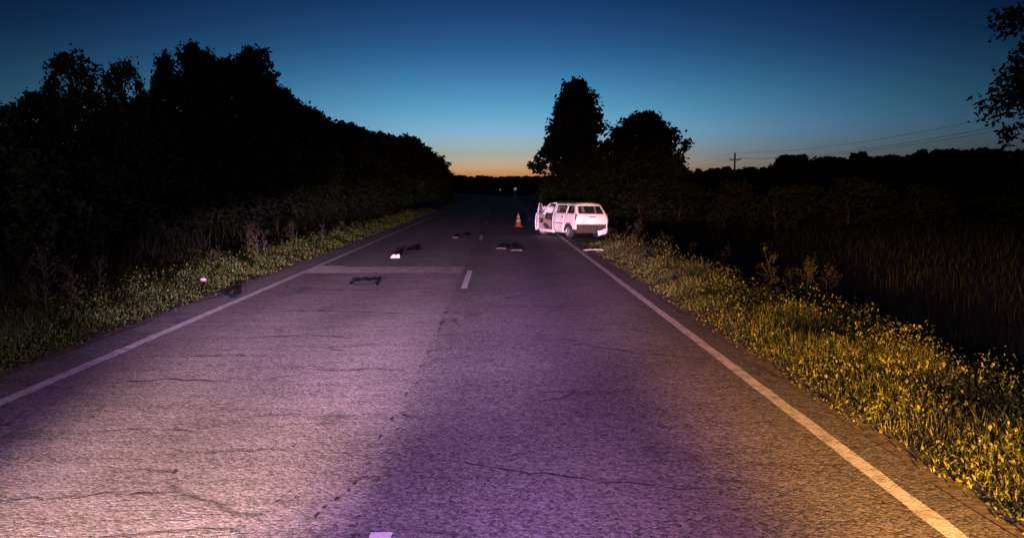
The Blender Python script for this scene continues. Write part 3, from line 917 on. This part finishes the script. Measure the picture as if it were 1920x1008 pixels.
def build_car():
    rd = random.Random(4)
    car = empty('crashed_car', (3.78, 31.25, -.02), R(24))
    car.rotation_euler = (0, R(1.2), R(24))
    tag(car, 'crashed white estate car with open front door, slewed across the right shoulder', 'car')
    def flank(sgn):
        def fn(y, z):
            yy, zz = y, z
            d = math.hypot(y - AX, z - AZ)
            if d < AR + .05 and d > 1e-6:                        # pull the border onto the round arch
                if d < AR + .03:
                    yy = AX + (y - AX) * AR / d; zz = AZ + (z - AZ) * AR / d
            x = half(zz) - .05 * max(0, (1 - yy / .35)) ** 2 * .6
            return (sgn * x, yy + slant(yy, zz), zz)
        groups = {}
        for a, b in zip(YL[:-1], YL[1:]):
            for c, d in zip(ZL[:-1], ZL[1:]):
                k = side_cell((a + b) / 2, (c + d) / 2)
                if k: 
                    q = [(a, c), (b, c), (b, d), (a, d)]
                    groups.setdefault(k, []).append(q if sgn > 0 else q[::-1])
        return fn, groups
    body = None
    for sgn in (-1, 1):
        fn, gr = flank(sgn)
        skin(gr['body'], fn, .03, 'side_panel', M['car_white'], car)
        out = lambda y, z, f=fn: (f(y, z)[0] + sgn * .008, f(y, z)[1], f(y, z)[2])
        dr = skin(gr['rear_door'], out, .035, 'rear_door', M['car_white'], car)
        mb = MB(); mb.box((sgn * .765, 1.06, .86), (.03, .14, .035)); mb.build('handle', M['trim_dark'], dr, bevel=.008)
        mb = MB()
        inn = lambda y, z, f=fn: (f(y, z)[0] - sgn * .012, f(y, z)[1], f(y, z)[2])
        skin(gr['quarter_glass'], inn, 0, 'quarter_window', M['glass'], car)
        skin(gr['door_glass'], inn, 0, 'door_window', M['glass'], car)
        # body-side rubbing strip
        mb = MB(); mb.tube([(sgn * .776, 1.0 + i * .2, .60) for i in range(5)], .014, 6); mb.build('rubbing_strip', M['trim_dark'], car)
        # front part of the cell: sill, pillars
        mb = MB(); mb.box((sgn * .70, 2.45, .235), (.11, 1.15, .13)); mb.build('sill', M['car_white'], car, bevel=.02)
        mb = MB(); mb.tube([(sgn * .70, 2.98, .98), (sgn * .655, 2.72, 1.18), (sgn * .60, 2.42, 1.385)], .035, 6); mb.build('windscreen_pillar', M['car_white'], car, True)
        mb = MB(); mb.tube([(sgn * .60, 2.45, 1.39), (sgn * .59, 1.9, 1.405)], .035, 6); mb.build('roof_rail', M['car_white'], car, True)
    # roof with crown and two stamped ribs
    xs = [-1, -.85, -.6, -.35, -.12, .12, .35, .6, .85, 1]
    ys = [.30, .5, .8, 1.2, 1.6, 2.0, 2.25, 2.42]
    def roof(u, y):
        dent = .05 * max(0, (y - 1.9) / .5) * (noise.noise(Vector((u * 2, y * 3, 1))) + .2)
        return (.565 * u * (1 - .03 * max(0, y - 1.8)), y, ROOF - .012 + .055 * (1 - abs(u) ** 2.6) - .05 * max(0, (.5 - y) / .2) ** 2 * .5 - dent)
    skin([[(a, c), (b, c), (b, d), (a, d)] for a, b in zip(xs[:-1], xs[1:]) for c, d in zip(ys[:-1], ys[1:])], roof, .02, 'roof', M['car_white'], car)
    for s in (-1, 1):
        mb = MB(); mb.tube([(s * .50, .42, ROOF + .065), (s * .50, .55, ROOF + .085), (s * .50, 1.8, ROOF + .09), (s * .50, 1.95, ROOF + .06)], .014, 6); mb.build('roof_bar', M['trim_dark'], car)
    # tailgate: sheet with window, waisted shape
    zs = [.58, .64, .70, .76, .82, .88, .94, BELT, 1.03, 1.10, 1.18, 1.26, 1.33, 1.37, ROOF]
    us = [-1, -.93, -.86, -.78, -.55, -.3, 0, .3, .55, .78, .86, .93, 1]
    def rear(u, z):
        bulge = .045 * (1 - u * u) + (.03 if .62 < z < .93 else 0)
        return (u * (half(z) - .015), slant(0, z) - bulge, z + (.03 * (1 - u * u) if z > 1.36 else 0))
    gate, glass = [], []
    for a, b in zip(us[:-1], us[1:]):
        for c, d in zip(zs[:-1], zs[1:]):
            q = [(a, c), (b, c), (b, d), (a, d)]
            (glass if abs((a + b) / 2) < .84 and 1.03 < (c + d) / 2 < 1.34 else gate).append(q)
    tg = skin(gate, rear, .03, 'tailgate', M['car_white'], car)
    skin(glass, lambda u, z: (rear(u, z)[0], rear(u, z)[1] + .012, z), 0, 'rear_window', M['glass'], tg)
    mb = MB(); mb.tube([(-.05, -.06, 1.04), (.02, .02, 1.10), (.30, .12, 1.16)], .010, 5); mb.build('wiper', M['trim_dark'], tg)
    mb = MB(); mb.box((0, -.088, .66), (.46, .012, .10)); mb.build('plate_recess', M['trim_dark'], tg, bevel=.004)
    mb = MB(); mb.box((.0, -.088, .90), (.30, .02, .03)); mb.build('handle', M['trim_dark'], tg, bevel=.006)
    # narrow upright tail lamps in the corners
    for s in (-1, 1):
        mb = MB(); mb.box((s * .700, .006, .86), (.10, .07, .22), rz=-s * .35); t = mb.build('tail_lamp', M['lamp_red'], car, bevel=.015)
        mb = MB(); mb.box((s * .702, .004, .98), (.08, .07, .05), rz=-s * .35); mb.build('indicator', M['lamp_amber'], t, bevel=.01)
    # rear valance laid bare: bumper torn away
    mb = MB()
    nx, nz = 9, 4
    vs = [(-.70 + 1.40 * i / (nx - 1), .05 + rd.uniform(-.03, .03) - .02 * j, .30 + .27 * j / (nz - 1)) for j in range(nz) for i in range(nx)]
    mb.add(vs, [(j * nx + i, j * nx + i + 1, (j + 1) * nx + i + 1, (j + 1) * nx + i) for j in range(nz - 1) for i in range(nx - 1)])
    v = mb.build('rear_valance', M['primer'], car); sm = v.modifiers.new('thickness', 'SOLIDIFY'); sm.thickness = .02
    # bumper hanging from its right end
    mb = MB()
    prof = [(0, .0), (-.05, .02), (-.065, .09), (-.05, .17), (0, .20)]
    n = 11; vs = []
    for i in range(n):
        t = i / (n - 1)
        cx = .26 + .50 * t; cz = .12 + .13 * t ** 1.5; bow = .06 * math.sin(math.pi * t) - .16 * max(0, t - .75)
        for (py, pz) in prof:
            vs.append((cx + rd.uniform(-.012, .012), -.05 + py - bow + rd.uniform(-.012, .012), cz + pz * (1.25 - .2 * abs(t - .5)) + rd.uniform(-.01, .01)))
    m_ = len(prof)
    mb.add(vs, [(i * m_ + k, (i + 1) * m_ + k, (i + 1) * m_ + k + 1, i * m_ + k + 1) for i in range(n - 1) for k in range(m_ - 1)])
    bmp = mb.build('hanging_bumper', M['car_white'], car, True); bmp['label'] = 'torn white bumper end drooping under the tailgate'
    sm = bmp.modifiers.new('thickness', 'SOLIDIFY'); sm.thickness = .012
    # underbody, exhaust
    mb = MB(); mb.box((0, 1.3, .27), (1.24, 2.3, .08)); mb.build('floor_pan', M['primer'], car, bevel=.02)
    mb = MB(); mb.tube([(-.30, -.02, .24), (-.30, .3, .24), (-.25, 1.2, .22)], .03, 8); mb.build('exhaust_pipe', M['trim_dark'], car)
    mb = MB(); mb.tube([(-.60, AX, .27), (.60, AX, .27)], .045, 8); mb.build('rear_axle', M['trim_dark'], car)
    # wheels
    def wheel(x, y, z, tilt, s, steer=0):
        w = empty('wheel', (x, y, z)); w.parent = car; w.rotation_euler = (0, tilt, steer)
        mb = MB(); mb.lathe([(.175, -.07), (.24, -.088), (.272, -.07), (.282, -.03), (.282, .03), (.272, .07), (.24, .088), (.175, .07), (.175, -.07)], 28, 'X'); mb.build('tyre', M['rubber'], w, True)
        mb = MB(); mb.lathe([(.178, s * .072), (.165, s * .05), (.14, s * .02), (.07, s * .045), (.05, s * .06), (.0, s * .06)], 24, 'X'); mb.build('rim', M['rim'], w, True)
        for k in range(4):
            a = k * math.pi / 2 + .4
            mb = MB(); mb.lathe([(.0, s * .058), (.009, s * .058), (.009, s * .04)], 6, 'X', (0, .045 * math.cos(a), .045 * math.sin(a))); mb.build('wheel_nut', M['trim_dark'], w)
    wheel(-.665, AX, .285, 0, -1)
    wheel(.665, AX, .285, 0, 1)
    wheel(-.60, 3.02, .27, R(-14), -1, R(24))
    wheel(.62, 3.05, .28, R(9), 1, R(-10))
    # cabin: seats, dashboard, steering wheel
    for s in (-1, 1):
        mb = MB(); mb.box((s * .34, 2.15, .42), (.48, .50, .16)); mb.box((s * .34, 1.88, .74), (.46, .13, .56), rx=.25); st = mb.build('front_seat', M['seat'], car, bevel=.04)
        mb = MB(); mb.box((s * .34, 1.82, 1.10), (.24, .08, .17), rx=.2); mb.build('headrest', M['seat'], st, bevel=.03)
    mb = MB(); mb.box((0, 1.22, .44), (1.18, .48, .16)); mb.box((0, .96, .72), (1.16, .12, .48), rx=.28); mb.build('rear_seat', M['seat'], car, bevel=.04)
    mb = MB(); mb.box((.02, 2.78, .82), (1.22, .30, .26), rx=.2); mb.build('dashboard', M['trim_dark'], car, bevel=.04)
    mb = MB(); mb.lathe([(.17 + .014 * math.cos(a), .014 * math.sin(a)) for a in [i * math.pi / 4 for i in range(9)]], 20); sw = mb.build('steering_wheel', M['trim_dark'], car, True)
    sw.location = (-.34, 2.50, .86); sw.rotation_euler = (R(62), 0, 0)
    mb = MB(); mb.box((0, 2.98, .58), (1.30, .05, .62)); mb.build('firewall', M['car_inner'], car)
    # crushed nose: bonnet folded up into a ridge, both wings pushed back
    def crumple(name, x0, x1, y0, y1, zf, mat, amp, seed, nx=9, ny=8):
        mb = MB(); vs = []
        for j in range(ny):
            for i in range(nx):
                u, t = i / (nx - 1), j / (ny - 1)
                x = x0 + (x1 - x0) * u; y = y0 + (y1 - y0) * t
                q = noise.noise(Vector((x * 4 + seed, y * 5, seed))) * amp + rd.uniform(-.3, .3) * amp
                vs.append((x + q * .5, y + q * .6, zf(u, t) + q))
        mb.add(vs, [(j * nx + i, j * nx + i + 1, (j + 1) * nx + i + 1, (j + 1) * nx + i) for j in range(ny - 1) for i in range(nx - 1)])
        o = mb.build(name, mat, car); s = o.modifiers.new('thickness', 'SOLIDIFY'); s.thickness = .012
        return o
    crumple('bonnet', -.62, .60, 2.98, 3.42, lambda u, t: .98 + .34 * math.sin(math.pi * min(1, t * 1.2)) ** 2 - .35 * t * t, M['car_white'], .07, 3)
    mb = MB()
    for s, lab in ((-1, 3.40), (1, 3.46)):
        nx, nz = 7, 6; vs = []
        for j in range(nz):
            for i in range(nx):
                y = 2.98 + (lab - 2.98) * i / (nx - 1); z = .32 + .64 * j / (nz - 1)
                if j < 3: z = max(z, .27 + .30 * math.sin(math.pi * min(1, i / (nx - 1) * 1.0)) * (1 - j / 3))
                q = noise.noise(Vector((y * 6, z * 5, 9 + s))) * .09
                vs.append((s * (.74 + q - .05 * i / nx), y + q * .5, z))
        mb = MB(); mb.add(vs, [(j * nx + i, j * nx + i + 1, (j + 1) * nx + i + 1, (j + 1) * nx + i) for j in range(nz - 1) for i in range(nx - 1)])
        o = mb.build('wing', M['car_white'], car); sm = o.modifiers.new('thickness', 'SOLIDIFY'); sm.thickness = .012
    mb = MB()
    for k in range(7):
        mb.box((rd.uniform(-.40, .40), 3.2 + rd.uniform(-.10, .12), .48 + rd.uniform(-.1, .22)), (rd.uniform(.2, .4), rd.uniform(.16, .3), rd.uniform(.14, .3)), rd.uniform(-.6, .6), rd.uniform(-.3, .3))
    mb.build('engine', M['trim_dark'], car, bevel=.02)
    mb = MB(); vs = []
    crumple('front_panel', -.66, .64, 3.36, 3.48, lambda u, t: .30 + .50 * t, M['trim_dark'], .06, 8)
    # open left front door, hinged on the windscreen pillar post
    door = empty('front_door', (-.735, 2.93, 0), 0); door.parent = car; door.rotation_euler = (0, 0, R(-41))
    dy = [0, -.12, -.3, -.5, -.7, -.88, -1.0]; dz = [.27, .34, .45, .56, .68, .80, .90, .98]
    def dfn(y, z): return (-(half(z) - .725) * 1.0, y, z)
    skin([[(a, c), (a, d), (b, d), (b, c)] for a, b in zip(dy[:-1], dy[1:]) for c, d in zip(dz[:-1], dz[1:])], dfn, .02, 'outer_skin', M['car_white'], door)
    mb = MB(); mb.box((.055, -.5, .62), (.04, .92, .60)); ins = mb.build('inner_trim', M['car_white'], door, bevel=.03)
    mb = MB(); mb.box((.085, -.50, .66), (.03, .60, .20)); mb.build('door_card', M['seat'], door, bevel=.015)
    mb = MB(); mb.tube([(.03, -.02, .97), (.055, -.26, 1.20), (.09, -.52, 1.36), (.09, -.92, 1.385), (.05, -1.0, .97)], .028, 6); mb.build('window_frame', M['car_white'], door, True)
    mb = MB(); mb.add([(.04, -.06, .98), (.04, -.98, .98), (.088, -.90, 1.36), (.088, -.54, 1.34)], [(0, 1, 2, 3)]); mb.build('door_window', M['glass'], door)
    mb = MB(); mb.box((-.10, -.10, 1.03), (.15, .06, .10)); mb.build('mirror', M['trim_dark'], door, bevel=.02)
    mb = MB(); mb.box((-.055, -.88, .86), (.03, .14, .035)); mb.build('handle', M['trim_dark'], door, bevel=.008)
    return car
car = build_car()

# ------------------------------------------------------------------ traffic cone
M['cone_orange'] = simple('orange_cone_plastic', (.18, .032, .014), .65, .15, 6)
M['cone_white'] = simple('reflective_band', (.24, .20, .18), .5, .1, 6)
cone = empty('traffic_cone', (1.10, 41.0, .008), .3)
tag(cone, 'orange traffic cone with white band standing left of the crashed car', 'traffic cone')
mb = MB(); mb.box((0, 0, .018), (.38, .38, .036)); mb.build('base', M['cone_orange'], cone, bevel=.015)
mb = MB(); mb.lathe([(.175, .036), (.165, .05), (.035, .70), (.022, .715), (.0, .715)], 28); mb.build('body', M['cone_orange'], cone, True)
for z0, z1 in ((.26, .40), (.48, .60)):
    r = lambda z: .165 - .13 * (z - .05) / .65 + .003
    mb = MB(); mb.lathe([(r(z0) - .004, z0), (r(z0), z0), (r(z1), z1), (r(z1) - .004, z1)], 28); mb.build('reflective_band', M['cone_white'], cone, True)

# ------------------------------------------------------------------ wreckage on the road
M['shard_white'] = simple('white_plastic', (.32, .32, .29), .4, .08, 9)
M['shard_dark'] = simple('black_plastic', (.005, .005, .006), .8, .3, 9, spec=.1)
M['shard_blue'] = simple('dark_blue_sheet', (.004, .006, .014), .7, .3, 6, spec=.08)
M['shard_pink'] = simple('scuffed_pale_plastic', (.12, .09, .085), .75, .25, 9, spec=.1)
M['shard_brown'] = simple('rust_brown_plastic', (.16, .075, .06), .7, .3, 9)
M['stone'] = simple('asphalt_crumb', (.008, .008, .008), .95, .4, 30, spec=.05)
def panel(name, x, y, w, d, h, rz, mat, seed, parent=None, nx=9, ny=6, arch=.5, thick=.012):
    """bent piece of bodywork lying on the road: a curved, ragged sheet"""
    rd = random.Random(seed); mb = MB(); vs = []
    for j in range(ny):
        for i in range(nx):
            u, t = i / (nx - 1) * 2 - 1, j / (ny - 1) * 2 - 1
            rag = 1 + .16 * noise.noise(Vector((u * 3, t * 3, seed)))
            z = h * (arch * (1 - u * u) + (1 - arch) * (.5 + .5 * noise.noise(Vector((u * 2.2, t * 2.2, seed + 4.0))))) * (1 - .5 * max(0, t) ** 2)
            vs.append((u * w / 2 * rag, t * d / 2 * rag + rd.uniform(-.01, .01), max(.004, z)))
    mb.add(vs, [(j * nx + i, j * nx + i + 1, (j + 1) * nx + i + 1, (j + 1) * nx + i) for j in range(ny - 1) for i in range(nx - 1)])
    o = mb.build(name, mat, parent)
    o.location = (x, y, .016); o.rotation_euler = (0, 0, rz)
    s = o.modifiers.new('thickness', 'SOLIDIFY'); s.thickness = thick; s.offset = 1
    return o
G = 'wreckage strewn over the road'
def headlight(x, y, rz):
    """broken headlight unit: wedge shell with a bright reflector"""
    o = empty('headlight_unit', (x, y, .014), rz)
    mb = MB(); vs = []
    for i, (hw, z0, z1, yy) in enumerate([(.13, .0, .09, -.08), (.15, .0, .115, -.02), (.13, .015, .10, .07), (.06, .03, .07, .14)]):
        vs += [(-hw, yy, z0), (hw, yy, z0), (hw * .94, yy, z1), (-hw * .62, yy, z1 * .7)]
    fs = [(3, 2, 1, 0)] + [(4 * i + k, 4 * i + (k + 1) % 4, 4 * i + 4 + (k + 1) % 4, 4 * i + 4 + k) for i in range(3) for k in range(4)] + [(12, 13, 14, 15)]
    mb.add(vs, fs); mb.build('shell', M['shard_white'], o, bevel=.012)
    mb = MB(); mb.lathe([(.0, .03), (.03, .028), (.055, .0), (.06, -.008)], 16, 'Z'); r = mb.build('reflector', M['shard_white'], o, True); r.location = (-.04, -.088, .05); r.rotation_euler = (R(90), 0, 0)
    return tag(o, 'bright white broken headlight unit lying in the left lane', 'car part', G)
headlight(-2.98, 22.4, .25)
tag(panel('bumper_shard', -2.62, 23.2, .36, .30, .13, .5, M['shard_dark'], 3, arch=.3), 'black crumpled plastic right behind the bright white headlight unit', 'car part', G)
b2 = empty('bumper_piece', (-2.78, 15.8, .014), .06)
mb = MB(); n = 12; vs = []
for i in range(n):
    u = i / (n - 1) * 2 - 1
    for (py, pz) in ((-.03, .03 - .02 * abs(u) ** 4), (-.035, .045), (.02, .052), (.06, .045), (.07, .03)):
        vs.append((u * .29, py + .05 * u * u + .01 * math.sin(i * 2.3), pz - .02 * abs(u) ** 5 + .008 * math.sin(i * 1.7)))
mb.add(vs, [(i * 5 + k, (i + 1) * 5 + k, (i + 1) * 5 + k + 1, i * 5 + k + 1) for i in range(n - 1) for k in range(4)])
o = mb.build('bar', M['shard_dark'], b2, True); s = o.modifiers.new('thickness', 'SOLIDIFY'); s.thickness = .008
for dx in (-.27, .26):
    mb = MB(); mb.box((dx, .0, .028), (.06, .07, .055), .3); mb.build('bracket', M['shard_dark'], b2, bevel=.008)
tag(b2, 'long black bumper piece with two end brackets in the left lane', 'car part', G)
tag(panel('wheel_arch_liner', -4.98, 14.15, .34, .20, .08, -.4, M['shard_blue'], 6, arch=.7), 'dark blue bent piece lying on the left edge line', 'car part', G)
tag(panel('trim_strip', .12, 25.4, .36, .16, .07, -.5, M['shard_pink'], 11, arch=.2), 'pale pinkish trim strip in the right lane, left of the dark plate', 'car part', G)
tag(panel('grille_piece', .46, 25.2, .34, .22, .10, .2, M['shard_dark'], 12, arch=.3), 'dark plate in the right lane ahead of the white car', 'car part', G)
tag(panel('trim_strip', .60, 24.7, .34, .12, .06, .1, M['shard_pink'], 13, arch=.2), 'pale scuffed strip lying in front of the dark plate', 'car part', G)
tag(panel('mudflap', -1.35, 31.4, .30, .22, .09, .2, M['shard_dark'], 15, arch=.3), 'small dark mudflap left of the second centre line dash', 'car part', G)
tag(panel('trim_strip', -1.7, 31.2, .22, .12, .06, -.2, M['shard_brown'], 16, arch=.2), 'small brown trim strip left of the dark mudflap', 'car part', G)
M['shard_pale'] = simple('pale_body_panel', (.36, .32, .30), .6, .2, 9)
tag(panel('door_panel', 3.05, 24.5, .58, .42, .12, .15, M['shard_pale'], 17, arch=.2), 'pale broken body panel on the right shoulder below the white car', 'car part', G)
tag(panel('wheel_arch_liner', 3.75, 25.0, .50, .30, .16, -.3, M['shard_brown'], 18, arch=.4), 'rusty bent sheet in the weeds beside the pale body panel', 'car part', G)
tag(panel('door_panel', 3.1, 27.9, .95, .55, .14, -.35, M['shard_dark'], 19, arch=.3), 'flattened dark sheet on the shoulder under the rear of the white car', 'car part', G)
bl = panel('bonnet_piece', 1.66, 40.2, .62, .55, .78, .3, M['shard_blue'], 23, nx=9, ny=8, arch=.75)
tag(bl, 'dark blue crumpled bonnet standing between the cone and the white car', 'car part', G)
# pale litter in the left weeds
mb = MB(); rd = random.Random(3); vs = []; n1, n2 = 10, 7
for j in range(n2):
    ph = math.pi * j / (n2 - 1)
    for i in range(n1):
        a = 2 * math.pi * i / n1; q = 1 + .35 * noise.noise(Vector((math.cos(a) * 2, math.sin(a) * 2, j)))
        vs.append((.065 * q * math.sin(ph) * math.cos(a), (.04) * q * math.sin(ph) * math.sin(a), .07 + .035 * q * math.cos(ph)))
mb.add(vs, [(j * n1 + i, j * n1 + (i + 1) % n1, (j + 1) * n1 + (i + 1) % n1, (j + 1) * n1 + i) for j in range(n2 - 1) for i in range(n1)])
M['bag'] = simple('pale_bag', (.20, .19, .15), .7, .35, 20)
lit = mb.build('plastic_bag', M['bag'], None, True); lit.location = (-5.78, 15.2, .16)
tag(lit, 'small crumpled white plastic bag caught in the left weeds', 'litter')
# flat dark patches painted as the shade in pits along the paving seam
def pit_shade(x, y, rx, ry, seed):
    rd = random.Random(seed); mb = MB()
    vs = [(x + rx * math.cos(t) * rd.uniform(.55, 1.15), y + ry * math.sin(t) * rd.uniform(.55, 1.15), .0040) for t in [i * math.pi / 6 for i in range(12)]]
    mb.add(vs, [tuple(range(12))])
    mb.build('pit_shade', M['gap_shade'], road)
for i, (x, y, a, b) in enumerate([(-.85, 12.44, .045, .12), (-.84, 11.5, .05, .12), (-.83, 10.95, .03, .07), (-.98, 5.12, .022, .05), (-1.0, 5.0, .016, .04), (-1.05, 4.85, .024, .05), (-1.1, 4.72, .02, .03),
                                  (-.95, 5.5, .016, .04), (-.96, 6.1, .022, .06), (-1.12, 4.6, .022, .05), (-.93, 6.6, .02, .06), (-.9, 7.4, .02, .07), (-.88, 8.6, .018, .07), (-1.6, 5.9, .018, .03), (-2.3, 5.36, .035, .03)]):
    pit_shade(x, y, a * .75, b * .75, i)
